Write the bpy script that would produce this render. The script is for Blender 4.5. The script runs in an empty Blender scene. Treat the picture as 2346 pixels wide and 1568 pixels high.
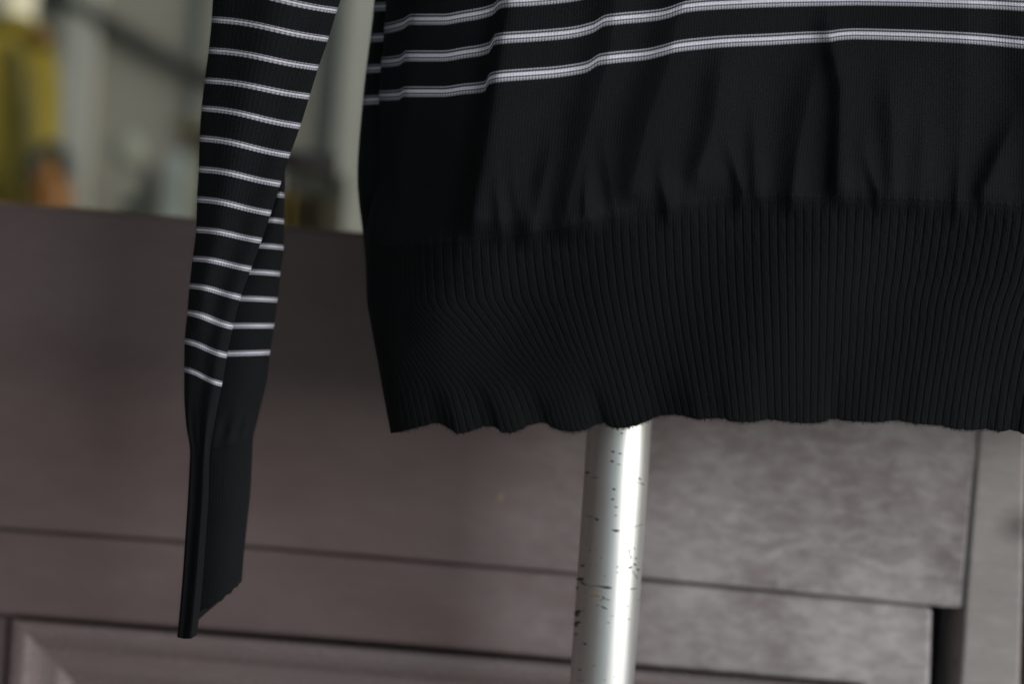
import bpy, math, random
import numpy as np
from mathutils import Matrix, Vector
random.seed(7); rng = np.random.default_rng(11)
S = bpy.context.scene; C = S.collection
PI = math.pi

# ------------------------------------------------------------------ camera
CAMZ = 1.05; LENS = 50.0; ROLL = math.radians(4.5); VW = 2346.0; VH = 1568.0
cam_d = bpy.data.cameras.new('camera'); cam = bpy.data.objects.new('camera', cam_d); C.objects.link(cam)
ca, sa = math.cos(ROLL), math.sin(ROLL)
cam.matrix_world = Matrix(((ca, -sa, 0, 0), (0, 0, -1, 0), (sa, ca, 0, CAMZ), (0, 0, 0, 1)))
cam_d.lens = LENS; cam_d.sensor_width = 36; cam_d.clip_start = 0.02; cam_d.clip_end = 400
cam_d.dof.use_dof = True; cam_d.dof.focus_distance = 0.648; cam_d.dof.aperture_fstop = 3.2
cam_d.dof.aperture_blades = 9
S.camera = cam
# ------------------------------------------------------------------ light
SUN_AZ, SUN_EL = 51.0, 9.0           # degrees to the right of the line from the door to the camera, and up
world = bpy.data.worlds.new('World'); S.world = world; world.use_nodes = True
nt = world.node_tree; bg = nt.nodes['Background']
sky = nt.nodes.new('ShaderNodeTexSky'); sky.sky_type = 'NISHITA'; sky.sun_disc = False
sky.sun_elevation = math.radians(SUN_EL); sky.sun_rotation = math.radians(180 - SUN_AZ)
nt.links.new(sky.outputs[0], bg.inputs[0]); bg.inputs[1].default_value = 0.075; sky.dust_density = 0.3; sky.ozone_density = 2.5
sun_d = bpy.data.lights.new('sun', 'SUN'); sun = bpy.data.objects.new('sun', sun_d); C.objects.link(sun)
sun_d.energy = 2.7; sun_d.angle = math.radians(54); sun_d.color = (1.0, 0.985, 0.985)
a, e = math.radians(SUN_AZ), math.radians(SUN_EL)
sd = Vector((math.sin(a)*math.cos(e), -math.cos(a)*math.cos(e), math.sin(e)))
sun.rotation_euler = sd.to_track_quat('Z', 'Y').to_euler()
S.view_settings.view_transform = 'Standard'; S.view_settings.look = 'None'
S.view_settings.exposure = 0.85; S.view_settings.gamma = 1.0

# ------------------------------------------------------------------ helpers
def P(px, py, Y):
    """numpy arrays of picture position (in 2346 px wide units) and depth -> world points"""
    px = np.asarray(px, float); py = np.asarray(py, float); Y = np.asarray(Y, float)
    k = 36.0/LENS/VW
    x = (px-VW/2)*k*Y; z = -(py-VH/2)*k*Y
    return np.stack([x*ca - z*sa, Y + 0*x, x*sa + z*ca + CAMZ], -1)

def pchip(xk, yk, x):
    """monotone cubic; yk may be (n,) or (n, m)"""
    xk = np.asarray(xk, float); yk = np.asarray(yk, float); x = np.asarray(x, float)
    one = yk.ndim == 1
    if one: yk = yk[:, None]
    h = np.diff(xk)[:, None]; d = np.diff(yk, axis=0)/h
    m = np.zeros_like(yk)
    if len(xk) > 2:
        s = (np.sign(d[:-1])*np.sign(d[1:])) > 0
        w1 = 2*h[1:]+h[:-1]; w2 = h[1:]+2*h[:-1]
        with np.errstate(divide='ignore', invalid='ignore'):
            hm = (w1+w2)/(w1/d[:-1]+w2/d[1:])
        m[1:-1] = np.where(s, hm, 0)
    m[0] = d[0]; m[-1] = d[-1]
    i = np.clip(np.searchsorted(xk, x)-1, 0, len(xk)-2)
    hh = h[i]; t = ((x-xk[i])[:, None])/hh
    lo = t < 0; hi = t > 1
    tc = np.clip(t, 0, 1); t2 = tc*tc; t3 = t2*tc
    r = (2*t3-3*t2+1)*yk[i] + (t3-2*t2+tc)*hh*m[i] + (-2*t3+3*t2)*yk[i+1] + (t3-t2)*hh*m[i+1]
    r = r + np.where(lo, t*hh*m[i], 0) + np.where(hi, (t-1)*hh*m[i+1], 0)
    return r[:, 0] if one else r
def sstep(a, b, x):
    t = np.clip((x-a)/(b-a), 0, 1); return t*t*(3-2*t)

def link(o, parent=None):
    C.objects.link(o)
    if parent is not None: o.parent = parent
    return o
def tag(o, label=None, cat=None, group=None, kind=None):
    if label: o['label'] = label
    if cat: o['category'] = cat
    if group: o['group'] = group
    if kind: o['kind'] = kind
    return o
def empty(name, label, cat, group=None):
    o = bpy.data.objects.new(name, None); o.empty_display_size = .02
    C.objects.link(o); return tag(o, label, cat, group)
def mesh(name, verts, faces, mat, parent=None, smooth=True, uv=None, uv2=None):
    me = bpy.data.meshes.new(name)
    me.from_pydata([tuple(v) for v in verts], [], faces)
    if smooth: me.polygons.foreach_set('use_smooth', [True]*len(me.polygons))
    if mat: me.materials.append(mat)
    li = np.zeros(len(me.loops), int); me.loops.foreach_get('vertex_index', li)
    for nm, arr in (('stitch', uv), ('band', uv2)):
        if arr is not None:
            l = me.uv_layers.new(name=nm); l.data.foreach_set('uv', np.asarray(arr, float)[li].ravel())
    me.update()
    return link(bpy.data.objects.new(name, me), parent)
class Acc:
    """collects pieces of surface and boxes into one mesh"""
    def __init__(s): s.v = []; s.f = []; s.u = []; s.b = []; s.n = 0
    def grid(s, pts, U=None, V=None, B=None, closed=False):
        r, c = pts.shape[:2]; s.v.append(pts.reshape(-1, 3))
        z = np.zeros((r, c))
        s.u.append(np.stack([U if U is not None else z, V if V is not None else z], -1).reshape(-1, 2))
        s.b.append(np.stack([B if B is not None else z, z], -1).reshape(-1, 2))
        i = np.arange(r-1)[:, None]; j = np.arange(c if closed else c-1)[None, :]; j2 = (j+1) % c
        q = np.stack([i*c+j+0*j2, i*c+j2, (i+1)*c+j2, (i+1)*c+j], -1).reshape(-1, 4) + s.n
        s.f += q.tolist(); s.n += r*c; return s
    def poly(s, verts, faces):
        v = np.asarray(verts, float); s.v.append(v); s.u.append(np.zeros((len(v), 2))); s.b.append(np.zeros((len(v), 2)))
        s.f += [[k+s.n for k in f] for f in faces]; s.n += len(v); return s
    def build(s, name, mat, parent=None, smooth=True):
        return mesh(name, np.concatenate(s.v), s.f, mat, parent, smooth, np.concatenate(s.u), np.concatenate(s.b))
def bevel(o, w, seg=3):
    m = o.modifiers.new('bevel', 'BEVEL'); m.width = w; m.segments = seg; m.limit_method = 'ANGLE'; return o
def tube(pts, r, n=12, cap=True):
    """rings along a path of world points -> verts, faces"""
    pts = np.asarray(pts, float); R = np.broadcast_to(np.asarray(r, float), (len(pts),))
    vs = []; fs = []
    for i, p in enumerate(pts):
        t = pts[min(i+1, len(pts)-1)]-pts[max(i-1, 0)]; t /= np.linalg.norm(t)
        a = np.array([0, 1, 0.]) if abs(t[1]) < .9 else np.array([1., 0, 0])
        u = np.cross(t, a); u /= np.linalg.norm(u); w = np.cross(t, u)
        for k in range(n):
            q = 2*PI*k/n; vs.append(p+R[i]*(math.cos(q)*u+math.sin(q)*w))
    for i in range(len(pts)-1):
        for k in range(n): fs.append([i*n+k, i*n+(k+1) % n, (i+1)*n+(k+1) % n, (i+1)*n+k])
    if cap: fs.append(list(range(n))[::-1]); fs.append([(len(pts)-1)*n+k for k in range(n)])
    return vs, fs
def box(x0, x1, y0, y1, z0, z1):
    v = [(x, y, z) for x in (x0, x1) for y in (y0, y1) for z in (z0, z1)]
    f = [[0, 1, 3, 2], [4, 6, 7, 5], [0, 4, 5, 1], [2, 3, 7, 6], [0, 2, 6, 4], [1, 5, 7, 3]]
    return v, f

# ------------------------------------------------------------------ materials
class M:
    def __init__(s, name, **kw):
        s.m = bpy.data.materials.new(name); s.m.use_nodes = True; s.t = s.m.node_tree
        s.b = s.t.nodes['Principled BSDF']
        for k, v in kw.items(): s.b.inputs[k].default_value = v
    def n(s, typ, ins=(), **props):
        x = s.t.nodes.new(typ)
        for k, v in props.items(): setattr(x, k, v)
        for k, v in dict(ins).items():
            if isinstance(v, bpy.types.NodeSocket): s.t.links.new(v, x.inputs[k])
            else: x.inputs[k].default_value = v
        return x
    def math(s, op, a, b=0.0, c=0.0):
        return s.n('ShaderNodeMath', {0: a, 1: b, 2: c}, operation=op).outputs[0]
    def ramp(s, fac, stops):
        r = s.n('ShaderNodeValToRGB', {0: fac}); el = r.color_ramp.elements
        while len(el) < len(stops): el.new(0.5)
        for e_, (p, c) in zip(el, stops):
            e_.position = p; e_.color = (c, c, c, 1) if not isinstance(c, tuple) else (*c, 1)
        return r.outputs[0]
    def mix(s, f, a, b):
        x = s.t.nodes.new('ShaderNodeMix'); x.data_type = 'RGBA'
        for i, v in ((0, f), (6, a), (7, b)):
            if isinstance(v, bpy.types.NodeSocket): s.t.links.new(v, x.inputs[i])
            else: x.inputs[i].default_value = v if i == 0 else (*v, 1)
        return x.outputs[2]
    def noise(s, scale, detail=4, rough=.55, vec=None, dist=0.0):
        if vec is None: vec = s.n('ShaderNodeTexCoord').outputs['Object']
        return s.n('ShaderNodeTexNoise', {'Vector': vec, 'Scale': scale, 'Detail': detail, 'Roughness': rough, 'Distortion': dist}).outputs[0]
    def bump(s, h, strength, dist, prev=None):
        i = {'Height': h, 'Strength': strength, 'Distance': dist}
        if prev is not None: i['Normal'] = prev
        return s.n('ShaderNodeBump', i).outputs[0]
    def set(s, k, v): s.t.links.new(v, s.b.inputs[k]); return s

YARN = (0.0043, 0.0057, 0.0065)
def knit(name, striped=False, rib=False, gain=1.0):
    m = M(name, Roughness=.85); m.b.inputs['Specular IOR Level'].default_value = .16
    m.b.inputs['Sheen Weight'].default_value = .012; m.b.inputs['Sheen Roughness'].default_value = .45
    m.b.inputs['Sheen Tint'].default_value = (.75, .9, 1, 1)
    uv = m.n('ShaderNodeUVMap', uv_map='stitch').outputs[0]
    sp = m.n('ShaderNodeSeparateXYZ', {0: uv})
    U, V = sp.outputs[0], sp.outputs[1]
    nz = m.noise(900, 3, .6); nl = m.noise(60, 3, .6)
    fr = m.math('FRACT', U)
    zig = m.math('ABSOLUTE', m.math('SUBTRACT', fr, .5))
    ph = m.math('MULTIPLY', m.math('ADD', V, m.math('MULTIPLY', zig, 1.1)), 2*PI)
    row = m.math('MULTIPLY_ADD', m.math('SINE', ph), .5, .5)
    col = m.math('SINE', m.math('MULTIPLY', fr, PI))
    h = m.math('MULTIPLY', m.math('MULTIPLY_ADD', row, .7, .3), m.math('POWER', col, .6))
    h = m.math('ADD', h, m.math('MULTIPLY', nz, .55))
    base = m.mix(m.ramp(nl, [(.3, 0.0), (.7, 1.0)]), tuple(c*.86*gain for c in YARN), tuple(c*1.16*gain for c in YARN))
    base = m.mix(m.math('MULTIPLY', h, .40), base, tuple(c*2.6*gain for c in YARN))
    if striped:
        b = m.n('ShaderNodeSeparateXYZ', {0: m.n('ShaderNodeUVMap', uv_map='band').outputs[0]}).outputs[0]
        line = m.ramp(b, [(0, 0.0), (.05, .5), (.12, .5), (.18, .10), (.25, .14), (.33, .8), (.52, 1.0), (.60, .25), (.65, .25), (.71, .62), (.88, .55), (1.0, .0)])
        dots = m.ramp(b, [(0, .6), (.10, .3), (.20, .7), (.25, .6), (.31, .05), (.53, .05), (.60, .6), (.66, .6), (.72, .2), (.78, .5), (.9, .75), (1, .8)])
        dot = m.math('POWER', col, 1.6)
        msk = m.math('MULTIPLY', line, m.math('SUBTRACT', 1.0, m.math('MULTIPLY', dots, m.math('SUBTRACT', 1.0, dot))))
        msk = m.math('MULTIPLY', msk, m.math('MULTIPLY_ADD', nz, .35, .8))
        base = m.mix(msk, base, (.84, .84, .97))
        m.b.inputs['Specular IOR Level'].default_value = .1
    m.set('Base Color', base)
    nb = m.bump(m.noise(150, 4, .6), .5, .0008)
    m.set('Normal', m.bump(h, .6, .00038, nb))
    return m.m
m_knit = knit('black fine knit'); m_rib = knit('black rib knit', rib=True, gain=.58); m_stripe = knit('white striped knit', striped=True)
m_fuzz = M('yarn fuzz', Roughness=.9, **{'Base Color': (.02, .022, .024, 1)}).m
m_lint = M('white lint', Roughness=.9, **{'Base Color': (.35, .35, .33, 1)}).m

def paint(name, c0, c1, rough=.42, mott=.0, spec=.5, bumpd=.0006, stain=None, painted_sheen=None):
    m = M(name); m.b.inputs['Specular IOR Level'].default_value = spec
    tc = m.n('ShaderNodeTexCoord').outputs['Object']
    st = m.n('ShaderNodeMapping', {'Vector': tc, 'Scale': (1.0, 1.0, 2.2)}).outputs[0]
    n1 = m.noise(7, 4, .55, st); n2 = m.noise(55, 5, .65, st, .4); n3 = m.noise(420, 3, .6, tc)
    gr = m.noise(26, 5, .6, m.n('ShaderNodeMapping', {'Vector': tc, 'Scale': (1.0, 1.0, 26.0)}).outputs[0])
    n1 = m.math('MULTIPLY_ADD', gr, .22, m.math('MULTIPLY', n1, .78))
    base = m.mix(m.ramp(n1, [(.36, 0.0), (.64, 1.0)]), c0, c1)
    base = m.mix(m.math('MULTIPLY', m.ramp(n2, [(.5, 0.0), (.75, 1.0)]), .10+mott), base, tuple(min(1, c*1.6+.02) for c in c1))
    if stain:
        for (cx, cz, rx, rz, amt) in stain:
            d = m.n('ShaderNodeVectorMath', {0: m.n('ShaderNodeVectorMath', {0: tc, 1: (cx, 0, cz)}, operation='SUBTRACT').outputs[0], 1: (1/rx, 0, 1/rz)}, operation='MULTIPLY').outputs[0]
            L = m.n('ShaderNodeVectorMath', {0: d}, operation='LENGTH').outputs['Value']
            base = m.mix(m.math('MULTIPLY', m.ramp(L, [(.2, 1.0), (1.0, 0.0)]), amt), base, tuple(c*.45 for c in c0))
    if painted_sheen:      # patchy pale tint painting the light's brightening and sheen towards the right
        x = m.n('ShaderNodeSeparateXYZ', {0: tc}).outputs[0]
        wx = m.n('ShaderNodeMapRange', {0: x, 1: painted_sheen[0], 2: painted_sheen[1], 3: 0.0, 4: 1.0}).outputs[0]
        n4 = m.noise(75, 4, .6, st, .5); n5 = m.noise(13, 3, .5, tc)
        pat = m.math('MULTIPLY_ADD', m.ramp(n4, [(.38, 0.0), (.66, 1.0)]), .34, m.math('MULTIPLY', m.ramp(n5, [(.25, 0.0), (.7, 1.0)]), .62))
        base = m.mix(m.math('MULTIPLY', wx, pat), base, painted_sheen[2])
    m.set('Base Color', base)
    m.set('Roughness', m.n('ShaderNodeMapRange', {0: n2, 1: .3, 2: .7, 3: rough-.08-mott*.6, 4: rough+.1}).outputs[0])
    b1 = m.bump(n2, .5, bumpd); m.set('Normal', m.bump(n3, .25, .0002, b1))
    return m.m
def flat(name, col, rough=.7, var=.25, scale=6, metal=0, spec=.4):
    m = M(name, Roughness=rough, Metallic=metal); m.b.inputs['Specular IOR Level'].default_value = spec
    n = m.noise(scale, 4, .6)
    m.set('Base Color', m.mix(m.ramp(n, [(.3, 0.0), (.7, 1.0)]), tuple(c*(1-var) for c in col), tuple(c*(1+var) for c in col)))
    return m.m

# ------------------------------------------------------------------ ground outside and floor inside
m_ground = flat('pale paving', (.52, .50, .48), .85, .15, 2)
tag(mesh('ground', [(-60, -60, 0), (60, -60, 0), (60, 1.0, 0), (-60, 1.0, 0)], [[0, 1, 2, 3]], m_ground, smooth=False), 'pale paved ground in front of the shop door', kind='structure')
tag(mesh('floor', [(-8, 1.0, 0), (8, 1.0, 0), (8, 9, 0), (-8, 9, 0)], [[0, 1, 2, 3]], flat('shop floor', (.22, .2, .17), .6), smooth=False), 'shop floor behind the door', kind='structure')

# ------------------------------------------------------------------ panels beside and above the door, added out of view to cut sky light
m_fr = flat('dark brown blocker', (.07, .055, .05), .6, .15, 3)
v, f = box(-2.6, -.62, -1.1, .995, 0, 2.115); tag(bevel(mesh('side_blocker', v, f, m_fr, None, False), .01), 'dark brown side wall added out of view left of the door to cut sky light', 'wall')
v, f = box(-2.6, 3.2, -1.9, 1.0, 2.12, 2.7); tag(bevel(mesh('top_blocker', v, f, m_fr, None, False), .01), 'dark brown soffit added out of view above the door to cut sky light', 'blocker')
# ------------------------------------------------------------------ door
def Yd(px):      # the door stands slightly turned, nearer on the right
    return 1.0/(1/0.885 + (1/0.815-1/0.885)*np.asarray(px, float)/VW)
def prism(acc, poly, off, depth):
    """poly in picture units on the door plane, its face `off` metres proud, then `depth` metres thick"""
    p = np.asarray(poly, float); n = len(p)
    a = P(p[:, 0], p[:, 1], Yd(p[:, 0])-off); b = a + np.array([0, depth, 0])
    f = [list(range(n))[::-1], [n+i for i in range(n)]] + [[i, (i+1) % n, n+(i+1) % n, n+i] for i in range(n)]
    acc.poly(np.concatenate([a, b]), f); return acc
top_y = lambda x: 465+.0848*x
sx = [-700, 0, 410, 560, 1310, 1490, 2200, 2300]; sy = [1160, 1212, 1241, 1252, 1315, 1328, 1397, 1407]
seam = lambda x: float(np.interp(x, sx, sy))
s2x = [-700, 27, 401, 784, 1254, 1473, 1943, 2300]; s2y = [1372, 1413, 1438, 1470, 1510, 1529, 1568, 1598]
seam2 = lambda x: float(np.interp(x, s2x, s2y))
wx0, wx1 = float(P(1050, 1150, .84)[0]), float(P(1800, 1150, .83)[0])  # span over which the painted brightening of the boards sets in
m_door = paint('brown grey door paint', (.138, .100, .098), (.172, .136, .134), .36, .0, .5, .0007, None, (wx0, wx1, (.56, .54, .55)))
m_core = flat('dark door core', (.020, .017, .016), .8)
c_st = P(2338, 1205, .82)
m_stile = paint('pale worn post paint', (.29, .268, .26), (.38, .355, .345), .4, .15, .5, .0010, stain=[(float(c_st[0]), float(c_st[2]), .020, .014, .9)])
door = empty('shop_door', 'brown grey painted wooden shop door with glazed upper half, behind the hanging sweater', 'door')
rail = prism(Acc(), [(-600, top_y(-600)), (0, top_y(0)), (840, top_y(840)), (2276, top_y(2262)), (2249, 1030), (2233, 1080), (2203, seam(2203)), (1490, seam(1490)), (1310, seam(1310)), (560, seam(560)), (0, seam(0)), (-600, seam(-600))], 0, .035)
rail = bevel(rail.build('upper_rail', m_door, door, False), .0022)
low = prism(Acc(), [(-600, seam(-600)+3), (0, seam(0)+3), (560, seam(560)+3), (1310, seam(1310)+3), (2138, seam(2138)+3), (2120, seam2(2138)+400), (1990, seam2(1990)+400), (1975, seam2(1975)), (1473, seam2(1473)), (1310, seam2(1310)), (784, seam2(784)), (27, seam2(27)), (-600, seam2(-600))], -.0032, .03)
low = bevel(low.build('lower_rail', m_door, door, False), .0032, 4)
core = prism(Acc(), [(-600, top_y(-600)+40), (2134, top_y(2134)+40), (2100, 4300), (-750, 4300)], -.036, .012); core.build('core_board', m_core, door, False)
m_mould = paint('moulding paint', (.165, .132, .130), (.185, .152, .150), .24, .0, .9, .00012)
# mitred moulding round the lower panel
X0, X1 = 24.0, 1960.0
def ring(o, d):     # o: inset in picture units from the outer edge, d: metres proud of the rail
    pts = []
    for (x, y) in ((X0+o*.98, seam2(X0)+4+o), (X1-o, seam2(X1)+4+o), (X1-o-90, 3800-o), (X0+o-160, 3800-o)):
        pts.append(P(x, y, float(Yd(x))-d))
    return np.array(pts)
prof = [(0, -.0055), (2, .0035), (6, .0060), (12, .0066), (32, .0066), (36, .0062), (44, .0050), (52, .0030), (60, .0005), (66, -.0018), (69, -.0024), (106, -.0026), (112, -.0030), (120, -.0044), (128, -.0064), (136, -.0086), (140, -.0096), (146, -.0102)]
rg = [ring(o, d) for o, d in prof]
side_names = ['moulding']*4
for k in range(4):
    g = np.array([[r[k], r[(k+1) % 4]] for r in rg]); bevel(Acc().grid(g).build('moulding', m_mould, door, True), .0001, 1)
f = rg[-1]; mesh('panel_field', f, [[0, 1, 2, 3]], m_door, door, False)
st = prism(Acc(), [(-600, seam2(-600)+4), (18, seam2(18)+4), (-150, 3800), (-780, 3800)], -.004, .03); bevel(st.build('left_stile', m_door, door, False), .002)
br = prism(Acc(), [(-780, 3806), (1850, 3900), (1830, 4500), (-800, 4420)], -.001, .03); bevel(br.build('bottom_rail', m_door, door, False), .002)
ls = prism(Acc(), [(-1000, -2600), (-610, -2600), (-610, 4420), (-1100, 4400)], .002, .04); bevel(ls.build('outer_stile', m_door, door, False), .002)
# glazing
bead = Acc(); prism(bead, [(-600, top_y(-600)-9), (0, top_y(0)-7), (430, top_y(430)-3.5), (1400, top_y(1400)-2.5), (1400, top_y(1400)+4), (-600, top_y(-600)+4)], -.010, .010)
bevel(bead.build('glint_bead', flat('tan glint bead', (.32, .2, .07), .3, .5, 60), door, False), .0012)  # tan colour paints the warm reflection along the rail's top edge
g = M('window glass'); g.t.nodes.remove(g.b); out = g.t.nodes['Material Output']
fr = g.n('ShaderNodeFresnel', {'IOR': 1.22}); tr = g.n('ShaderNodeBsdfTransparent', {'Color': (.93, .95, .93, 1)}); gl = g.n('ShaderNodeBsdfGlossy', {'Roughness': .02})
mx = g.n('ShaderNodeMixShader', {0: fr.outputs[0], 1: tr.outputs[0], 2: gl.outputs[0]}); g.t.links.new(mx.outputs[0], out.inputs[0])
pane = prism(Acc(), [(-600, -2500), (2240, -2500), (2240, top_y(2240)+10), (-600, top_y(-600)+10)], -.021, .004); pane.build('glass_pane', g.m, door, False)
# paint marks on the door
mk = Acc()
def blob(acc, cx, cy, rx, ry, off=.0004, ang=0.0, n=14, yf=Yd, jag=.25):
    t = np.arange(n)*2*PI/n; r = 1+jag*(rng.random(n)-.5)
    x = np.cos(t)*rx*r; y = np.sin(t)*ry*r; ca_, sa_ = math.cos(ang), math.sin(ang)
    px = cx+x*ca_-y*sa_; py = cy+x*sa_+y*ca_
    acc.poly(P(px, py, yf(px)-off), [list(range(n))[::-1]])
blob(mk, 1148, 1139, 7, 6); blob(mk, 1143, 1148, 4, 3)
mk.build('paint_chip', flat('pale paint chip', (.42, .33, .24), .6), door, False)
mk2 = Acc()
for i in range(6): blob(mk2, 1272+i*10, 1106+i*7.5, 5, 1.6, .0004, .6)
mk2.build('scratch', flat('pale scratch', (.20, .18, .17), .5), door, False)
mk3 = Acc(); blob(mk3, 797, 1372, 15, 13, -.0036); mk3.build('knot', flat('dark knot', (.075, .062, .058), .5), door, False)

fl = prism(Acc(), [(2190, 900), (2290, 900), (2256, 1396), (2180, 1392)], -.0011, .01); fl.build('gap_filler', flat('blue grey filler', (.17, .18, .20), .6), door, False)
# right door post
post = empty('door_post', 'paler worn wooden door post at the far right of the door, past the dark gap', 'door post')
pp = prism(Acc(), [(2268, -600), (2372, -600), (2352, 1000), (2343, 1390), (2338, 1568), (2300, 4400), (2100, 4400), (2200, 1568), (2206, 1490), (2211, 1397), (2237, 1066), (2250, 900)], .0015, .05)
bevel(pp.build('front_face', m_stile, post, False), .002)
pr = prism(Acc(), [(2376, -600), (3400, -600), (3400, 4500), (2304, 4400), (2342, 1568), (2348, 1390), (2357, 1000)], -.03, .05)
pr.build('rebate', flat('dark red brown rebate', (.030, .012, .011), .6), post, False)
rb = prism(Acc(), [(2050, 900), (2300, 900), (2300, 4400), (2000, 4400)], -.052, .01); rb.build('stop', m_core, post, False)  # near-black board supplies the darkness inside the open gap

# ------------------------------------------------------------------ aluminium pole
YP = .715
pole = empty('aluminium_pole', 'scratched round aluminium pole standing behind the sweater hem', 'pole')
pc = lambda y: 1417.5-38.5/568*(y-1000)
k_ = 36/LENS/VW*YP; RP = 147/2*k_
yy = np.linspace(-900, 4500, 60)
top, bot = P(pc(-900), -900, YP), P(pc(4700), 4700, YP); bot = top+(bot-top)*((top[2]-.012)/(top[2]-bot[2]))
m = M('brushed aluminium', Metallic=1.0)
tc = m.n('ShaderNodeTexCoord').outputs['Object']
stv = m.n('ShaderNodeMapping', {'Vector': tc, 'Scale': (1, 1, .02)}).outputs[0]
n1 = m.noise(700, 3, .6, stv); n2 = m.noise(30, 4, .6)
m.set('Base Color', m.mix(n2, (.70, .72, .71), (.82, .84, .83)))
m.set('Roughness', m.n('ShaderNodeMapRange', {0: n1, 1: .3, 2: .7, 3: .36, 4: .45}).outputs[0])
m.set('Normal', m.bump(n1, .12, .0001))
v, f = tube([top+(bot-top)*t for t in np.linspace(0, 1, 40)], RP, 96)
Acc().poly(v, f).build('shaft', m.m, pole)
v, f = tube([bot+np.array([0, 0, -.012]), bot+np.array([0, 0, 0]), bot+np.array([0, 0, .004])], [.14, .14, .12], 48)
Acc().poly(v, f).build('base', m.m, pole, False)
# scuffs: short dark marks that wrap the shaft
sc = Acc()
def scuff(acc, x, y, L, w, ang=0.0, off=.00012):
    """x, y picture position; L, w length and width in picture units; ang radians"""
    n = 6; t = np.linspace(-1, 1, n); ww = w*(1-t**2*.8)*(1+.4*(rng.random(n)-.5))
    up = []; lo = []
    for s_, w_ in zip(t, ww):
        for arr, sg in ((up, 1), (lo, -1)):
            px = x+s_*L/2*math.cos(ang)-sg*w_/2*math.sin(ang); py = y+s_*L/2*math.sin(ang)+sg*w_/2*math.cos(ang)
            k0 = 36/LENS/VW; Yq = YP-RP; Rq = RP+off          # where the line of sight meets the shaft
            for _ in range(12):
                dx = k0*((px-VW/2)*Yq-(pc(py)-VW/2)*YP); Yq = YP-math.sqrt(max(Rq*Rq-dx*dx, 1e-9))
            c0 = P(px, py, Yq); ax = P(pc(py), py, YP); dd = c0-ax; dd[1] = Yq-YP; hh = math.hypot(dd[0], dd[1])
            arr.append(np.array([ax[0]+dd[0]*Rq/hh, ax[1]+dd[1]*Rq/hh, c0[2]]))
    # keep the same picture position while lying on the curved front
    acc.grid(np.array([up, lo]))
def pol(cx, cy, o): return ((1600+cx/3.92)*.7841, (o+cy/3.92)*.7841)
marks = [(850, 262, 20, 30, 1.2), (750, 475, 45, 22, .3), (830, 495, 50, 18, .2), (740, 585, 45, 25, .3), (815, 620, 60, 10, .2),
         (1015, 580, 12, 25, 1.3), (455, 715, 60, 24, .0), (540, 773, 110, 10, .05), (1055, 785, 40, 18, 1.0), (1000, 828, 180, 7, .05), (1085, 845, 40, 14, .2),
         (760, 905, 50, 20, .3), (745, 1020, 45, 20, .1), (990, 1000, 45, 14, .2), (960, 1040, 110, 5, -.5), (785, 1110, 50, 14, .2), (970, 1115, 50, 14, .5),
         (780, 1205, 40, 10, .2), (480, 1215, 120, 7, .25), (560, 1250, 55, 28, .5), (780, 1375, 110, 16, .05), (790, 1390, 70, 12, .1), (1030, 1325, 170, 6, -.3)]
for (x, y, L, w, an) in marks: q = pol(x, y, 1200); scuff(sc, q[0], q[1], L*.2, w*.2, an)
marks2 = [(935, 40, 40, 14, 1.4), (950, 110, 60, 12, 1.3), (1010, 130, 25, 20, .3), (1000, 200, 40, 26, .4), (945, 235, 60, 20, -.4), (1035, 260, 40, 22, .5), (1015, 340, 60, 12, 1.0), (980, 290, 60, 9, 1.1),
          (930, 70, 30, 10, 1.2), (395, 215, 55, 28, .1), (370, 368, 90, 40, .1), (400, 415, 70, 24, .6), (330, 470, 40, 40, .0), (640, 455, 200, 14, .06), (680, 472, 130, 16, .05), (560, 448, 120, 9, .02), (440, 432, 90, 7, .2), (980, 480, 80, 14, -.1),
          (640, 585, 50, 18, .6), (690, 605, 70, 9, .3), (645, 695, 90, 18, .45), (340, 745, 80, 40, -.3), (330, 780, 60, 24, .1), (335, 870, 80, 32, -.3), (320, 900, 50, 20, .2), (320, 1000, 45, 18, .3),
          (425, 1110, 50, 20, .3), (365, 1410, 45, 16, .3), (800, 228, 25, 14, .2), (740, 790, 40, 5, .1), (1035, 605, 30, 6, 0), (650, 1520, 60, 4, .5)]
for (x, y, L, w, an) in marks2: q = pol(x, y, 1600); scuff(sc, q[0], q[1], L*.2, w*.2, an)
for _ in range(26):
    y = random.uniform(1240, 1568); scuff(sc, pc(y)+random.uniform(-60, 66), y, random.uniform(2, 9), random.uniform(.8, 2.2), random.uniform(-.4, .9))
tag(sc.build('scuff', flat('dark scuff', (.055, .06, .06), .7), pole, True), kind='stuff')
sc2 = Acc(); q = pol(545, 565, 1600); scuff(sc2, q[0], q[1], 22, 6, .05); sc2.build('rust_spot', flat('ochre rust', (.36, .24, .08), .6), pole, True)

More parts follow.
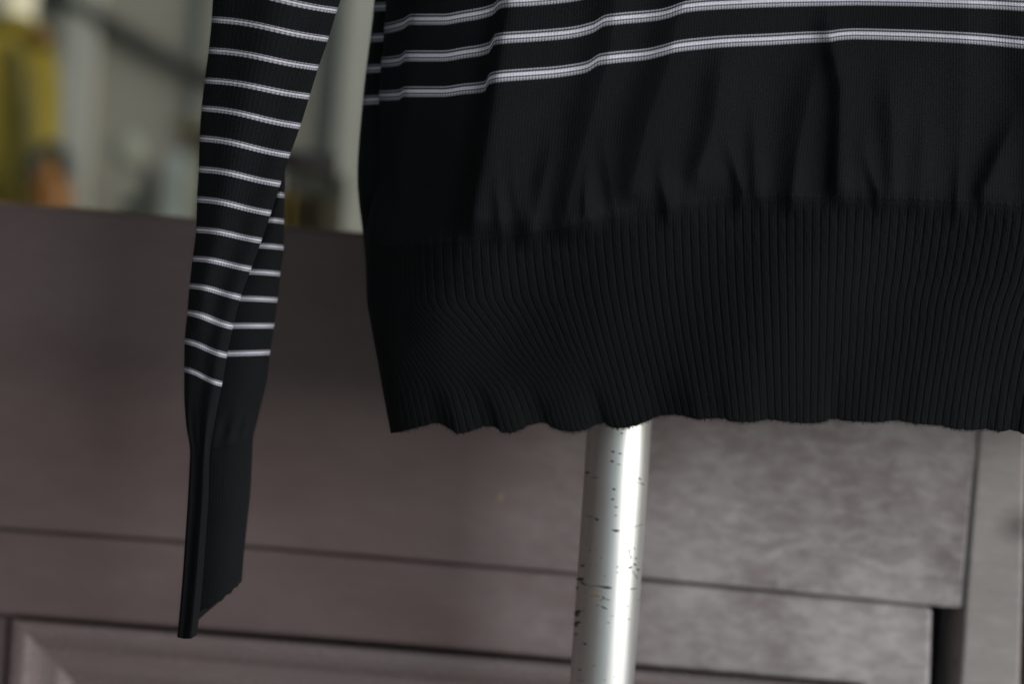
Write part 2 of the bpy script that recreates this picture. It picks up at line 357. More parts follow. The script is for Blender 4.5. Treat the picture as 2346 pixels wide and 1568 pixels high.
# ------------------------------------------------------------------ sweater body
Y0 = .650
uk = [612, 780, 952, 1088, 1309, 1550, 1812, 2195, 2400, 2800, 3250]
vk = [-10, -2, 0, 2.25, 4.5, 4.5+6.1*.3, 4.5+6.1*.45, 4.5+6.1*.6, 4.5+6.1*.8, 10.6]
XT = [[915, 965, 1030, 1130, 1365, 1600, 1850, 2200, 2400, 2790, 3150],
      [880, 935, 1000, 1125, 1355, 1595, 1850, 2200, 2405, 2800, 3160],
      [868, 915, 985, 1110, 1345, 1585, 1840, 2200, 2405, 2800, 3170],
      [866, 900, 965, 1095, 1330, 1570, 1830, 2200, 2405, 2800, 3180],
      [838, 880, 952, 1088, 1309, 1550, 1812, 2195, 2400, 2800, 3190],
      [840, 880, 957, 1098, 1322, 1555, 1813, 2175, 2375, 2770, 3150],
      [850, 910, 1003, 1138, 1338, 1562, 1814, 2158, 2350, 2750, 3130],
      [862, 950, 1065, 1180, 1358, 1572, 1815, 2148, 2330, 2730, 3110],
      [878, 1000, 1137, 1245, 1388, 1588, 1816, 2133, 2310, 2705, 3080],
      [895, 1020, 1169, 1274, 1414, 1605, 1817, 2119, 2295, 2690, 3060]]
SA = [(860, 219), (868, 219), (914, 217), (926, 210), (1012, 210), (1060, 204), (1110, 198), (1121, 181), (1136, 176), (1204, 170), (1260, 166), (1309, 160), (1344, 153), (1374, 136), (1411, 131), (1480, 124), (1515, 116), (1551, 106), (1610, 99), (1671, 94), (1760, 90), (1851, 85), (1900, 83), (1925, 79), (1960, 77), (2050, 79), (2150, 83), (2250, 89), (2346, 98), (2600, 120), (3200, 190)]
SB = [(860, 142), (873, 142), (914, 138), (930, 128), (1012, 128), (1060, 121), (1120, 109), (1134, 90), (1150, 87), (1222, 82), (1309, 74), (1358, 62), (1388, 46), (1420, 42), (1511, 33), (1535, 27), (1571, 15), (1630, 9), (1691, 6), (1760, 3), (1851, 1), (1950, 0), (2050, 1), (2171, 4), (2260, 7), (2346, 12), (2600, 34), (3200, 100)]
SCc = [(865, 66), (880, 65), (922, 55), (942, 44), (1012, 44), (1060, 37), (1128, 22), (1146, 7), (1160, 4), (1222, 0), (1309, -9), (1365, -22), (1400, -38), (1511, -48), (1571, -66), (1691, -74), (1851, -80), (2050, -80), (2346, -70), (2600, -50), (3200, 10)]
RT = [(830, 547), (870, 556), (941, 561), (1030, 556), (1127, 546), (1200, 538), (1267, 528), (1362, 506), (1430, 493), (1501, 483), (1600, 470), (1691, 462), (1790, 459), (1891, 460), (2000, 463), (2171, 470), (2346, 481), (2700, 515), (3200, 580)]
HM = [(893, 993), (925, 986), (970, 975), (1000, 968), (1016, 973), (1035, 985), (1050, 993), (1075, 988), (1112, 976), (1132, 976), (1149, 989), (1166, 991), (1190, 985), (1215, 972), (1245, 967), (1262, 976), (1285, 985), (1310, 988), (1340, 984), (1366, 972), (1384, 968), (1396, 976), (1415, 980), (1440, 978), (1480, 965), (1515, 951), (1545, 949), (1580, 955), (1600, 960), (1620, 958), (1650, 957), (1680, 965), (1720, 966), (1760, 960), (1800, 965), (1850, 969), (1880, 967), (1910, 958), (1940, 963), (2010, 966), (2050, 962), (2100, 970), (2150, 973), (2190, 982), (2230, 984), (2260, 982), (2290, 988), (2320, 985), (2346, 994), (2420, 1000), (2500, 1015), (2600, 1020), (2700, 1050), (2850, 1060), (3000, 1090), (3200, 1110)]
def cur(t, x):
    t = np.array(t, float); return pchip(t[:, 0], t[:, 1], x)
folds = [  # path of the dark flank [(y, x)...], height mm, half width, fall-off length
    ([(-700, 1180), (7, 1144), (90, 1128), (185, 1115), (350, 1090), (490, 1066)], 8.0, 15, 150),
    ([(-700, 960), (0, 942), (60, 934), (130, 922), (214, 918), (300, 905), (440, 900)], 2.6, 9, 60),
    ([(-700, 1420), (40, 1374), (135, 1360), (280, 1318), (400, 1292), (510, 1270)], 6.0, 24, 110),
    ([(340, 1243), (420, 1228), (520, 1206)], 3.4, 15, 55),
    ([(-700, 1640), (0, 1535), (60, 1510), (115, 1505), (280, 1448), (420, 1425)], 5.6, 26, 110),
    ([(130, 1632), (280, 1613), (390, 1582)], 4.2, 16, 70),
    ([(330, 1657), (440, 1692)], 2.0, 7, 30), ([(270, 1714), (420, 1720)], 2.2, 8, 44), ([(400, 1500), (470, 1520)], 1.8, 8, 30),
    ([(150, 1840), (280, 1812), (440, 1790)], 3.8, 20, 66),
    ([(60, 1880), (200, 1909), (420, 1906)], 4.6, 10, 90),
    ([(350, 1970), (440, 2000)], 2.4, 8, 34), ([(190, 2018), (430, 2035)], 3.2, 13, 60),
    ([(280, 2100), (450, 2096)], 1.7, 10, 50), ([(-50, 2190), (200, 2180), (440, 2165)], 1.6, 22, 70),
    ([(290, 2296), (430, 2241)], 3.4, 14, 60), ([(-700, 2330), (60, 2310), (300, 2360), (450, 2370)], 3.0, 22, 90),
    ([(-700, 2600), (60, 2560), (450, 2500)], 6.0, 22, 120), ([(-700, 2900), (450, 2800)], 6.0, 22, 120),
    ([(430, 1128), (540, 1143)], 2.0, 7, 24), ([(400, 1165), (530, 1190)], 1.6, 8, 26), ([(450, 1330), (520, 1345)], 1.5, 7, 24), ([(330, 1370), (500, 1400)], 1.8, 10, 40)]
for _ in range(64):  # little gathers where the smooth knit meets the rib
    x_ = random.uniform(1040, 3000); y_ = float(cur(RT, np.array([x_]))[0]); l_ = random.uniform(35, 110)
    folds.append(([(y_-l_, x_+random.uniform(-14, 14)), (y_+2, x_)], random.uniform(.4, 1.1), random.uniform(4, 9), random.uniform(14, 34)))
def ribshape(u, per=20.0):
    p = (u/per) % 1.0
    d = np.abs(p-.5)*2                      # 0 in the middle of the ridge, 1 in the groove
    return np.clip(1-np.power(d, 3.8), 0, 1) - .13*np.exp(-(d/.2)**2)
def body(u, v):
    """u (cols), v (rows) -> points, px, py"""
    Xk = np.array([pchip(uk, row, u) for row in XT])
    Yk = []
    for j, vv in enumerate(vk):
        x = Xk[j]
        if vv == -10: y = cur(SCc, x)-8*82
        elif vv == -2: y = cur(SCc, x)
        elif vv == 0: y = cur(SA, x)
        elif vv == 2.25: y = .5*(cur(SA, Xk[2])*.35 + .65*np.interp(x, [868, 1100, 1400, 1700, 2346, 3200], [215, 190, 138, 95, 97, 180]) + cur(RT, Xk[4]))
        elif vv == 4.5: y = cur(RT, x)
        else:
            t = (vv-4.5)/6.1; hx = Xk[-1]; hy = cur(HM, hx)
            sm = np.interp(hx, [893, 1100, 1400, 1600, 2000, 2346, 3200], [985, 982, 976, 958, 964, 990, 1110])
            w = sstep(.55, 1.0, t); y = cur(RT, Xk[4])*(1-t)+(sm*(1-w)+hy*w)*t
        Yk.append(y)
    # stripe B sits between C and A
    Xv = pchip(vk, Xk, v); ks = list(vk); Ys = list(Yk)
    xb = pchip(vk, Xk, np.array([-1.0]))[0]; ks.insert(2, -1.0); Ys.insert(2, cur(SB, xb))
    Yv = pchip(ks, np.array(Ys), v)
    U, Vv = np.meshgrid(u, v)
    t = np.clip((Vv-4.5)/6.1, 0, 1)
    edgeL = pchip(vk, Xk[:, :1], v) if abs(u[0]-612) < 1e-6 else pchip(vk, np.array([[r[0]] for r in XT], float), v)
    edgeR = pchip(vk, np.array([[r[-1]] for r in XT], float), v)
    R = 215 - 60*t
    pm = 36/LENS/VW*Y0
    def roll(s, R): q = np.clip(1-s/R, 0, 1); return R*(1-np.sqrt(np.maximum(1-q*q, 0)))
    dep = roll(Xv-edgeL, R)*pm*.9 + roll(edgeR-Xv, R*1.4)*pm
    # folds
    fade_rib = 1-sstep(4.2, 5.6, Vv)
    for path, h, w, L in folds:
        py_ = [a_ for a_, _ in path]; px_ = [b_ for _, b_ in path]
        xd = np.interp(Yv, py_, px_); dx = Xv-xd
        en = 1.0
        if py_[0] > -600: en = sstep(py_[0]-90, py_[0]+90, Yv)
        e2 = py_[-1]; en = en*(1-sstep(e2+5, e2+75, Yv))
        wv = w*(1.55-.55*sstep(240, 460, Yv))+4      # folds are broad above and tighten towards the rib
        s_ = 1/(1+np.exp(-np.clip(dx/(wv*.5), -30, 30)))
        dep = dep - h*.0016*en*fade_rib*s_*np.exp(-np.maximum(dx-wv*.8, 0)/(L*1.1))
    dep += .016*sstep(0, 1, (1130-Xv)/260.0)*(1-.75*sstep(5.0, 8.5, Vv))
    # blousing above the rib, broad undulation of the rib
    dep -= .004*np.exp(-((Vv-3.6)/1.3)**2)
    dep += .0035*np.sin(Xv/173.0+1.0)*sstep(4.5, 7, Vv) + .0015*np.sin(Xv/71.0+Vv*.6)
    # curls of the lower edge
    hx = Xk[-1]; sm = np.interp(hx, [893, 1100, 1400, 1600, 2000, 2346, 3200], [985, 982, 976, 958, 964, 990, 1110])
    dep -= ((cur(HM, hx)-sm)/14.0*.0022)[None, :]*sstep(.70, 1.0, t)
    dep -= .0012*np.exp(-((Xv-(960+(Yv-700)*.75))/70)**2)*sstep(.12, .4, t)*(1-sstep(.75, 1, t))   # diagonal drag at the lower left
    # ribs
    rs = ribshape(U)
    amp = np.where(Vv >= 4.5, np.clip(.45+(Vv-4.5)*2, 0, 1), np.exp((Vv-4.5)/.16)*.45)
    comp = np.clip(np.gradient(Xv, axis=1)/np.gradient(U, axis=1), .25, 1)
    wob = 1+.18*np.sin(U*.31+Vv*7.3)*np.sin(Vv*17.1+U*.05)+.12*rng.normal(size=U.shape)
    dep -= .00068*rs*amp*comp*wob
    dep -= .0006*np.exp(-((Vv-4.40)/.07)**2)*rs*comp
    # rib ends make the lower edge minutely scalloped
    Yv = Yv + sstep(10.3, 10.6, Vv)*(1.6*rs + .9*np.sin(U*.9)+.7*np.sin(U*2.3)) + (Vv >= 4.5)*0
    Yv = Yv + np.exp(-((Vv-4.5)/.25)**2)*(-2.0*rs)
    return P(Xv, Yv, Y0+dep), U, Vv
ucols = np.concatenate([np.arange(612, 2460, 2.5), np.arange(2460, 3250.1, 6)])
sweater = empty('sweater', 'black fine knit sweater with thin white stripes, hanging by the shoulders out of view', 'sweater')
front = Acc(); stripes = []
HB = .168
def rows(a_, b_, step):
    n = max(2, int(round((b_-a_)/step))+1); return np.linspace(a_, b_, n)
vs = -10.0
for k in range(-9, 1):
    p_, U, V = body(ucols, rows(vs, k-HB, .12)); front.grid(p_, U/6.667, V*16)
    p_, U, V = body(ucols, rows(k-HB, k+HB, .055)); stripes.append((p_, U/6.667, V*16, (V-(k-HB))/(2*HB)))
    vs = k+HB
p_, U, V = body(ucols, np.concatenate([rows(vs, 3.9, .075), rows(3.92, 4.5, .022)])); front.grid(p_, U/6.667, V*16)
fp = front.build('front_panel', m_knit, sweater)
for (p_, a1, a2, b1) in stripes: Acc().grid(p_, a1, a2, b1).build('stripe', m_stripe, fp)
p_, U, V = body(ucols, rows(4.5, 10.6, .055))
hem = Acc().grid(p_, U/6.667, V*16).build('hem_rib', m_rib, sweater)
md = hem.modifiers.new('thickness', 'SOLIDIFY'); md.thickness = .0022; md.offset = 1
# back panel: shows as a narrow strip past the side fold
bk_v = [-10, -3, -2, -1, 0, 2, 4.5, 7, 10.6]
bL = [(878, -560), (856, 16-0), (848, 87), (839, 158), (831, 230), (819, 400), (833, 548), (848, 700), (893, 985)]
def back(s, v):
    x = pchip(bk_v, [b[0] for b in bL], v)[:, None]; y = pchip(bk_v, [b[1] for b in bL], v)[:, None]
    Sx, Vv = np.meshgrid(s, v)
    X = x + Sx; Y = y + Sx*.06*(Vv > 99) - 2*np.sin(Sx/30.0)
    q = np.clip(1-Sx/90.0, 0, 1)
    d = .047 + .018*(1-np.sqrt(np.maximum(1-q*q, 0))) + .0012*np.sin(Sx/19.0+Vv*.3)
    d = d + .02*sstep(30, 400, Sx)
    return P(X, Y, Y0+d), Sx, Vv
sc_ = np.concatenate([np.arange(0, 140, 3.0), np.arange(140, 2250, 30.0)])
bk = Acc(); bst = []
vs = -10.0
for k in range(-9, 1):
    p_, U, V = back(sc_, rows(vs, k-.15, .14)); bk.grid(p_, U/5, V*16)
    p_, U, V = back(sc_, rows(k-.15, k+.15, .06)); bst.append((p_, U/5, V*16, (V-(k-.15))/.3)); vs = k+.15
p_, U, V = back(sc_, rows(vs, 9.6, .12)); bk.grid(p_, U/5, V*16)
bp = bk.build('back_panel', m_knit, sweater)
for (p_, a1, a2, b1) in bst: Acc().grid(p_, a1, a2, b1).build('stripe', m_stripe, bp)

# ------------------------------------------------------------------ sleeve
YS = .672
kk = [-6, 0, 1, 2, 3, 4, 5, 6, 7, 8, 9, 10, 11, 12, 13, 14, 15, 16, 17, 18, 19, 20]
LX = [525, 489, 485, 478, 469, 462, 457, 455, 451, 449, 441, 434, 429, 423, 422, 422, 426, 435, 431, 424, 416, 407]
LY = [-450, -26, 44, 115, 184, 248, 317, 388, 457, 527, 593, 656, 717, 782, 847, 905, 970, 1038, 1130, 1240, 1360, 1454]
FX = [950, 772, 752, 729, 709, 688, 664, 643, 621, 599, 575, 551, 534, 520, 509, 498, 488, 480, 478, 471, 463, 452]
FY = [-400, 24, 89, 155, 221, 289, 356, 422, 489, 552, 617, 682, 749, 815, 881, 935, 990, 1046, 1135, 1240, 1350, 1450]
RX = [900, 730, 712, 692, 674, 660, 652, 652, 651, 650, 642, 636, 628, 619, 612, 600, 588, 580, 575, 565, 557, 554]
RY = [-380, 40, 105, 175, 245, 320, 388, 448, 508, 568, 628, 688, 747, 808, 868, 920, 970, 1004, 1110, 1210, 1290, 1333]
TY = [-400, 24, 89, 155, 221, 289, 370, 446, 504, 563, 623, 684, 747, 811, 874, 928, 982, 1030, 1125, 1225, 1325, 1408]
def sleeve(s, k):
    g = lambda a_: pchip(kk, a_, k)[:, None]
    Sx, K = np.meshgrid(s, k)
    lx, ly, fx, fy, rx, ry, ty = map(g, (LX, LY, FX, FY, RX, RY, TY))
    tx = fx-9
    X = np.zeros_like(Sx); Y = np.zeros_like(Sx); D = np.zeros_like(Sx)
    # front flap
    m0 = Sx <= 1; q = np.clip(Sx, 0, 1); ease = q-.10*np.sin(2*PI*q)*.6
    endw = sstep(19, 20, K)
    X = np.where(m0, lx+(fx-lx)*(.5-.5*np.cos(PI*q)), X)
    qq = .5-.5*np.cos(PI*q)
    Y = np.where(m0, ly+(fy-ly)*(qq+.06*np.sin(2*PI*qq+PI)) - 3*np.sin(PI*qq)*(K < 11) + endw*13*np.sin(PI*q)**.8, Y)
    wd = (fx-lx)/250.0
    D = np.where(m0, -(.009*wd+.0028)*np.sin(PI*q) + .0016*np.sin(qq*9+K*.25)*np.sin(PI*q)-.006*q*(1-.9*sstep(14, 17, K)), D)
    m1 = (Sx > 1) & (Sx <= 1.3); q = np.clip((Sx-1)/.3, 0, 1)
    X = np.where(m1, fx+(tx-fx)*np.sin(q*PI/2), X); Y = np.where(m1, fy+(ty-fy)*q, Y); D = np.where(m1, -.006*(1-.9*sstep(14, 17, K))+(.008+.006*(1-.9*sstep(14, 17, K)))*q, D)
    m2 = (Sx > 1.3) & (Sx <= 2.3); q = np.clip((Sx-1.3)/1.0, 0, 1); qx = np.sin(q*PI/2)
    X = np.where(m2, tx+(rx-tx)*qx, X)
    Y = np.where(m2, ty+(ry-ty)*(.35*qx+.65*qx**2) , Y); D = np.where(m2, .008+.016*(1-np.cos(q*PI/2)) - .004*np.sin(PI*q), D)
    Y = Y + np.where(m2 & (K > 19.7), (K-19.7)/.3*2.2*np.sin(Sx*38), 0)
    m3 = Sx > 2.3; q = np.clip((Sx-2.3)/1.0, 0, 1); qx = .5-.5*np.cos(PI*q)
    X = np.where(m3, rx+(lx-rx)*qx, X); Y = np.where(m3, ry+(ly-ry)*qx, Y); D = np.where(m3, .024*(1-qx)+.012*np.sin(PI*q), D)
    # pleat that runs down the lower sleeve and cuff
    crk = sstep(10, 12, K)*(Sx < 1)
    D = D - .0012*crk*np.exp(-((qq*0+np.clip(Sx, 0, 1)-.62)/.22)**2) + .0012*crk*np.exp(-((np.clip(Sx, 0, 1)-.33)/.10)**2)
    # fullness over the cuff, cuff ribs
    cuff = sstep(15.9, 16.1, K)
    per = np.where(Sx <= 1.3, 1/12.0, 1/22.0)
    D = D - .00026*np.abs(np.sin(PI*Sx/per))*cuff
    D = D + .0006*np.sin(Sx*26)*np.exp(-((K-15.2)/.7)**2)
    return P(X, Y, YS+D), Sx, K
ss = np.concatenate([np.linspace(0, 1, 90), np.linspace(1.01, 1.3, 12), np.linspace(1.31, 2.3, 70), np.linspace(2.33, 3.3, 26)])
su = ss*34
slv = empty('sleeve', 'long black striped sleeve with plain ribbed cuff, hanging folded left of the sweater body', 'sleeve')
# the sleeve is sewn to the sweater: make it a part
bpy.data.objects.remove(slv)
body_a = Acc(); sst = []; vs = -6.0
HS = .112
for k in range(-5, 14):
    p_, U, V = sleeve(ss, rows(vs, k-HS, .12)); body_a.grid(p_, U*34, V*14)
    p_, U, V = sleeve(ss, rows(k-HS, k+HS, .05))
    bnd = (V-(k-HS))/(2*HS)
    if k == 13:
        n = 96; sst.append((p_[:, :n], (U*34)[:, :n], (V*14)[:, :n], bnd[:, :n])); body_a.grid(p_[:, n-1:], (U*34)[:, n-1:], (V*14)[:, n-1:])
    else: sst.append((p_, U*34, V*14, bnd))
    vs = k+HS
p_, U, V = sleeve(ss, rows(vs, 16.0, .08)); body_a.grid(p_, U*34, V*14)
sl = body_a.build('sleeve', m_knit, sweater)
for (p_, a1, a2, b1) in sst: Acc().grid(p_, a1, a2, b1).build('stripe', m_stripe, sl)
p_, U, V = sleeve(ss, rows(16.0, 20.0, .05))
cf = Acc().grid(p_, U*34, V*22).build('cuff', knit('black cuff knit', gain=.85), sweater)
md = cf.modifiers.new('thickness', 'SOLIDIFY'); md.thickness = .0018; md.offset = 1

# ------------------------------------------------------------------ fuzz
fz = Acc()
def hair(acc, p0, d, L, r=.00006, bend=.4, n=4):
    p = np.array(p0, float); d = d/np.linalg.norm(d); pts = [p.copy()]
    for _ in range(n):
        d = d+bend*(rng.random(3)-.5); d /= np.linalg.norm(d); p = p+d*L/n; pts.append(p.copy())
    v_, f_ = tube(pts, r, 3, False); acc.poly(v_, f_)
pe, _, _ = body(np.arange(640, 2400, 1.1), np.array([10.55, 10.6])); pe = pe[-1]
for i in range(0, len(pe)):
    for _ in range(2): hair(fz, pe[i]+np.array([0, .0005, .0004]), np.array([rng.normal()*.5, -.2, -1.0]), .0006+.0016*rng.random()**2, .00007)
sf, _, _ = body(np.arange(700, 2400, 9.0), np.linspace(-3, 10.4, 70)); sf = sf.reshape(-1, 3)
for i in rng.choice(len(sf), 1500, replace=False):
    hair(fz, sf[i]+np.array([0, .0002, 0]), np.array([rng.normal(), -.8, rng.normal()]), .0010+.0014*rng.random(), .00003, .9)
for kq in np.linspace(-1, 19.8, 330):
    pl_, _, _ = sleeve(np.array([0.0, .02, 2.28, 2.3]), np.array([kq]))
    for j, sg in ((0, -1), (3, 1)): hair(fz, pl_[0, j], np.array([sg, -.3, rng.normal()*.6]), .0006+.0010*rng.random(), .00005, .5)
for vq in np.linspace(-3, 10.4, 300):
    pb_, _, _ = back(np.array([0.0]), np.array([vq])); hair(fz, pb_[0, 0], np.array([-1, -.3, rng.normal()*.6]), .0006+.0010*rng.random(), .00005, .5)
tag(fz.build('edge_fuzz', m_fuzz, sweater), kind='stuff')
lf = Acc()
for (x, y, L) in ((1617, 905, .0013), (1800, 746, .0012)):
    p0 = P(x, y, Y0-.0035)
    for _ in range(2): hair(lf, p0, rng.normal(size=3)*np.array([1, .2, .6]), L, .00005, 1.2, 6)
tag(lf.build('lint', m_lint, sweater), kind='stuff')

# ------------------------------------------------------------------ shop interior, far out of focus
def at(px, py, Y): return P(px, py, Y)
def pbox(acc, x0, x1, y0, y1, Y, d):
    """an upright box seen between picture columns x0..x1, rows y0..y1 at depth Y"""
    k = 36/LENS/VW*Y; c0 = P((x0+x1)/2, (y0+y1)/2, Y); w = (x1-x0)*k/2; h = (y1-y0)*k/2
    v_, f_ = box(c0[0]-w, c0[0]+w, Y, Y+d, c0[2]-h, c0[2]+h); acc.poly(v_, f_); return acc
YW = 6.2
m_wall = flat('grey green plaster', (.168, .154, .122), .8, .06, .9)
wall = Acc(); v, f = box(-8, 8, YW, YW+.2, 0, 3.4); wall.poly(v, f)
tag(wall.build('back_wall', m_wall, None, False), 'grey green plaster wall at the back of the shop', 'wall')
m_pale = flat('pale plaster', (.25, .238, .20), .8, .06, 2)
def zspan(px, Y, x0, x1, z0, z1, d, name, mat, label, cat):
    k = 36/LENS/VW*Y; c0 = P(px, 300, Y)
    v_, f_ = box(c0[0]+x0*k, c0[0]+x1*k, Y, Y+d, z0, z1)
    return tag(bevel(Acc().poly(v_, f_).build(name, mat, None, False), .01), label, cat)
zspan(180, YW-.07, -56, 24, 0, 3.4, .06, 'wall_pier', m_pale, 'pale wall pier just right of the olive coat', 'pier')
zspan(815, YW-.12, -48, 60, 0, 3.4, .1, 'pillar', m_pale, 'pale upright pillar beside the left edge of the sweater', 'pillar')
m_beam = flat('dark beam', (.030, .028, .022), .7)
bm = Acc(); v, f = tube([at(60, -50, YW-.06), at(468, 168, YW-.06)], .034, 8); bm.poly(v, f); tag(bm.build('sloping_beam', m_beam), 'dark sloping beam high on the back wall', 'beam')
bm = Acc(); pbox(bm, 462, 530, 155, 178, YW-.13, .12); tag(bevel(bm.build('wall_bracket', m_beam, None, False), .01), 'dark bracket at the lower end of the sloping beam', 'bracket')
# corner strip
cs = Acc(); pbox(cs, 455, 467, -400, 620, YW-.06, .05); tag(cs.build('wall_conduit', flat('grey conduit', (.12, .122, .108), .7), None, False), 'thin upright conduit on the wall below the bracket', 'conduit')
# shelf with things, seen left of the sleeve
sh = empty('shelf_unit', 'pale shelf unit against the back wall left of the sleeve', 'shelf'); YQ = 4.6
ac = Acc(); pbox(ac, 362, 402, 350, 900, YQ, .06); bevel(ac.build('upright', flat('pale green paint', (.20, .225, .21), .6), sh, False), .004)
ac = Acc(); pbox(ac, 385, 520, 278, 296, YQ, .25); bevel(ac.build('top_board', flat('tan wood', (.115, .095, .045), .6), sh, False), .004)
ac = Acc(); pbox(ac, 402, 520, 296, 900, YQ+.2, .02); ac.build('back_board', flat('beige board', (.165, .16, .115), .7), sh, False)
def vase(name, cx, y0, y1, w, Y, mat, label, cat, prof_):
    k = 36/LENS/VW*Y; b_ = P(cx, y1, Y); h = (y1-y0)*k; pts = [b_+np.array([0, 0, h*t]) for t, _ in prof_]
    v_, f_ = tube(pts, [w*k*r/2 for _, r in prof_], 20); return tag(Acc().poly(v_, f_).build(name, mat, None, True), label, cat)
vase('dark_vase', 331, 378, 560, 48, YQ+.1, flat('dark glaze', (.06, .06, .05), .5), 'dark grey vase left of the pale shelf upright', 'vase', [(0, .6), (.3, .8), (.6, 1), (.85, .8), (.95, .45), (1, .5)])
vase('round_lamp', 294, 300, 385, 70, YW-.5, flat('cream paper', (.20, .20, .155), .8), 'round cream paper lantern above the dark vase', 'lantern', [(0, .2), (.15, .7), (.35, .95), (.5, 1), (.65, .95), (.85, .7), (1, .2)])
# small potted plant peeping over the door rail
pl = empty('potted_plant', 'small dark green potted plant just above the door rail', 'plant'); YPl = 3.4
vase_o = vase('pot', 292, 500, 560, 40, YPl, flat('grey pot', (.12, .12, .11), .7), None, None, [(0, .7), (.9, 1), (1, 1)]); vase_o.parent = pl
for nm in ('label', 'category'):
    if nm in vase_o: del vase_o[nm]
k = 36/LENS/VW*YPl
for i in range(18):
    an = i*2.4; tilt = .25+.5*random.random(); L = random.uniform(45, 75)*k; b0 = P(292, 502, YPl)
    d = np.array([math.cos(an)*math.sin(tilt), math.sin(an)*math.sin(tilt), math.cos(tilt)]); side = np.cross(d, [0, 0, 1.]); side /= np.linalg.norm(side)
    vv_ = [b0, b0+d*L*.5+side*L*.12, b0+d*L-np.array([0, 0, L*.12]), b0+d*L*.5-side*L*.12, b0+d*L*.5+np.array([0, 0, L*.03])]
    mesh('leaf', vv_, [[0, 1, 4], [1, 2, 4], [2, 3, 4], [3, 0, 4]], flat('leaf', (.035, .05, .035), .5) if i == 0 else bpy.data.materials['leaf'], pl)
# coat on a form
YC = 4.2; kc = 36/LENS/VW*YC
form = empty('dress_form', 'cream mannequin form wearing the olive coat', 'mannequin')
nk = P(28, 90, YC)
v, f = tube([nk+np.array([0, 0, z]) for z in (-.35, -.1, .0, .07, .11, .15, .20, .26, .30, .315)], [.02, .03, .05, .058, .056, .062, .085, .092, .06, .02], 24)
Acc().poly(v, f).build('torso', flat('cream form', (.62, .55, .38), .6), form)
v, f = tube([(nk[0], nk[1], z) for z in (.02, .9)], .018, 10); Acc().poly(v, f).build('stand', m_core, form)
v, f = tube([(nk[0], nk[1], z) for z in (.001, .02)], .2, 24); Acc().poly(v, f).build('base', m_core, form)
coat = empty('olive_coat', 'olive yellow long coat on the mannequin at the far left', 'coat')
m_coat = flat('olive wool', (.20, .15, .022), .9, .22, 5, 0, .1)
def loft(name, secs, mat, parent, n=48, fold=.012, nf=7, seed=0):
    g_ = []
    for (cx, cy, rx_px, ry) in secs:
        c0 = P(cx, cy, YC); row = []
        for j in range(n):
            q = 2*PI*j/n; w_ = 1+fold/.15*math.sin(nf*q+seed+cy*.004)*min(1, max(0, (cy-60)/200))
            row.append([c0[0]+rx_px*kc*w_*math.cos(q), c0[1]+ry*w_*math.sin(q), c0[2]])
        g_.append(row)
    return Acc().grid(np.array(g_), closed=True).build(name, mat, parent)
loft('body', [(24, 45, 26, .07), (20, 58, 38, .10), (14, 80, 62, .12), (8, 112, 86, .13), (6, 150, 92, .13), (2, 260, 88, .13), (-4, 420, 94, .14), (-10, 600, 108, .16), (-16, 900, 120, .18)], m_coat, coat)
loft('sleeve', [(66, 72, 10, .04), (78, 86, 20, .05), (90, 106, 30, .055), (98, 150, 34, .06), (102, 220, 34, .06), (100, 330, 32, .055), (90, 430, 25, .05), (84, 520, 24, .045)], m_coat, coat, 24, .012, 3)
loft('sleeve', [(-30, 66, 20, .04), (-62, 90, 27, .055), (-78, 140, 30, .06), (-90, 220, 30, .06), (-98, 330, 28, .055), (-104, 430, 25, .05), (-108, 520, 24, .045)], m_coat, coat, 24, .012, 3)
m_tan = flat('tan collar', (.20, .11, .018), .8)
v, f = tube([P(24+36*math.cos(t), 62-10*math.sin(t), YC-.05-.06*math.sin(t)) for t in np.linspace(-.4, PI+.4, 14)], .028, 10); Acc().poly(v, f).build('collar', m_coat, coat)
v, f = tube([P(92, 62, YC-.07), P(97, 88, YC-.085), P(98, 108, YC-.07)], [.018, .032, .014], 10); Acc().poly(v, f).build('shoulder_tab', m_tan, coat)
v, f = tube([P(30, 100, YC-.13), P(52, 160, YC-.15), P(64, 240, YC-.15), P(66, 420, YC-.15), P(64, 700, YC-.17)], [.012, .02, .026, .024, .022], 10)
Acc().poly(v, f).build('crease_shade', flat('dark crease shade', (.115, .092, .022), .9), coat)  # dark olive strip paints the crease shade between coat body and sleeve
# leather bag at the coat's side
bag = empty('handbag', 'tan leather handbag with dark handles hanging beside the olive coat', 'bag'); YB = 3.9
m_lea = flat('tan leather', (.21, .080, .010), .55, .3, 9)
gb = []
for (cy, rx) in ((374, 8), (388, 22), (402, 34), (420, 44), (436, 47), (460, 45), (500, 44), (560, 44), (570, 30)):
    c0 = P(118, cy, YB); kb = 36/LENS/VW*YB
    gb.append([[c0[0]+rx*kb*math.copysign(abs(math.cos(q))**.7, math.cos(q)), c0[1]+.06*math.copysign(abs(math.sin(q))**.7, math.sin(q)), c0[2]] for q in np.arange(28)*2*PI/28])
Acc().grid(np.array(gb), closed=True).build('pouch', m_lea, bag)
m_hd = flat('dark handle', (.018, .022, .026), .5)
for dx_, Yh in ((0, YB-.045), (-4, YB+.045)):
    v, f = tube([P(118+dx_+36*math.cos(t), 398-60*math.sin(t)*(1 if 0 < t < PI else .3), Yh) for t in np.linspace(-.2, PI+.2, 18)], .019, 8); Acc().poly(v, f).build('handle', m_hd, bag)
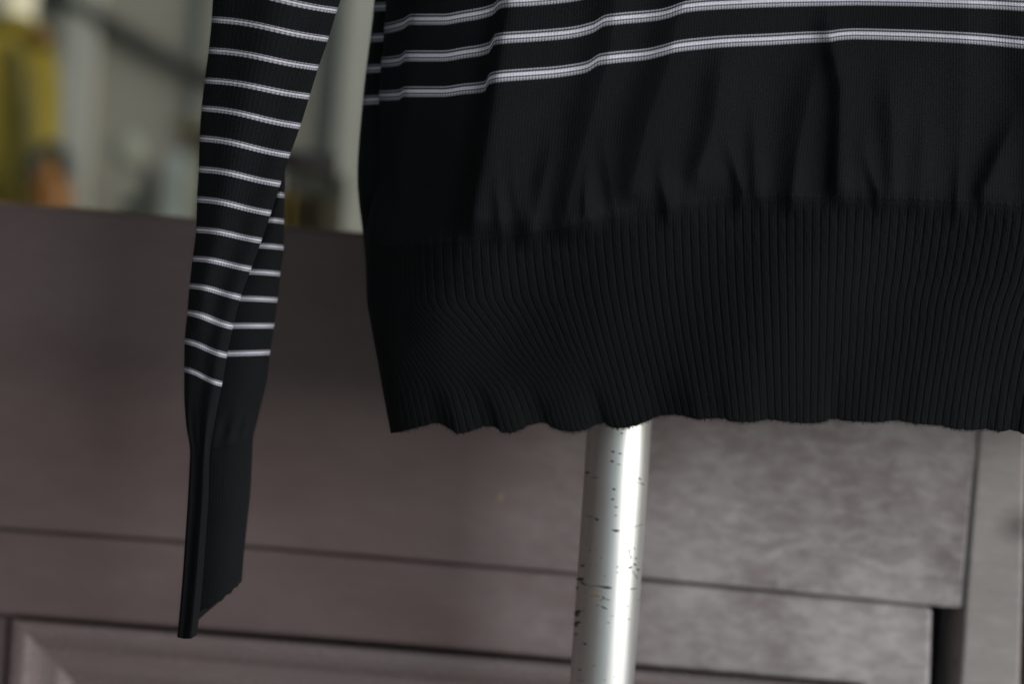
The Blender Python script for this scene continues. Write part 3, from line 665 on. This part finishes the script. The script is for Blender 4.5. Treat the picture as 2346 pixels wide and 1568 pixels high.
# garment rack between sleeve and body
YR = 1.8; kr = 36/LENS/VW*YR
rack = empty('garment_rack', 'dark clothes rail seen between the sleeve and the sweater body', 'clothes rack')
m_rk = flat('dark rail', (.022, .018, .016), .6)
v, f = tube([P(470, 345, YR), P(772, 380, YR)], .0145, 10); Acc().poly(v, f).build('rail', m_rk, rack)
for xx in (480, 765):
    c0 = P(xx, 372, YR); v, f = tube([(c0[0], YR, .01), (c0[0], YR, c0[2])], .005 if xx > 700 else .008, 8); Acc().poly(v, f).build('leg', m_rk, rack)
ac = Acc(); pbox(ac, 640, 772, 396, 900, YR+.3, .02); ac.build('shade_sheet', flat('grey shade sheet', (.075, .075, .062), .8), rack, False)  # sheet's dark grey paints the shaded area below the rail
gl_ = [(655, 'mustard jacket with a light shoulder, nearest the sleeve on the rail', (.24, .155, .03), 32), (690, 'mustard brown jacket second on the rail', (.20, .13, .02), 24), (716, 'dark brown jacket in the middle of the rail', (.05, .035, .01), 22), (738, 'olive brown jacket beside the dark one', (.065, .045, .010), 22), (758, 'brown black jacket at the right end of the rail', (.045, .036, .012), 18)]
for i, (cx, lab, col, hw) in enumerate(gl_):
    j = empty('jacket', lab, 'jacket', 'jackets on the clothes rail')
    ym = 442+(cx-655)*.10; rr = []
    for (cy, w_, dd) in ((ym-2, .25, .02), (ym+8, .75, .06), (ym+24, 1, .09), (ym+120, .95, .1), (ym+900, 1.05, .12), (ym+940, 1.0, .11)):
        c0 = P(cx, cy, YR); rr.append([[c0[0]+hw*kr*.7*w_*math.cos(q)*(1+.15*math.sin(5*q+i)), YR+dd*math.sin(q), c0[2]] for q in np.arange(24)*2*PI/24])
    Acc().grid(np.array(rr), closed=True).build('cloth', flat('jacket cloth %s' % ['a', 'b', 'c', 'd', 'e'][i], col, .9, .3, 8), j)
    tp = P(cx, ym-2, YR); rl = P(cx, 345+(cx-470)*.116, YR)
    v, f = tube([tp, (tp+rl)/2, rl+np.array([0, 0, .012])], .002, 6); Acc().poly(v, f).build('hook', m_rk, j)
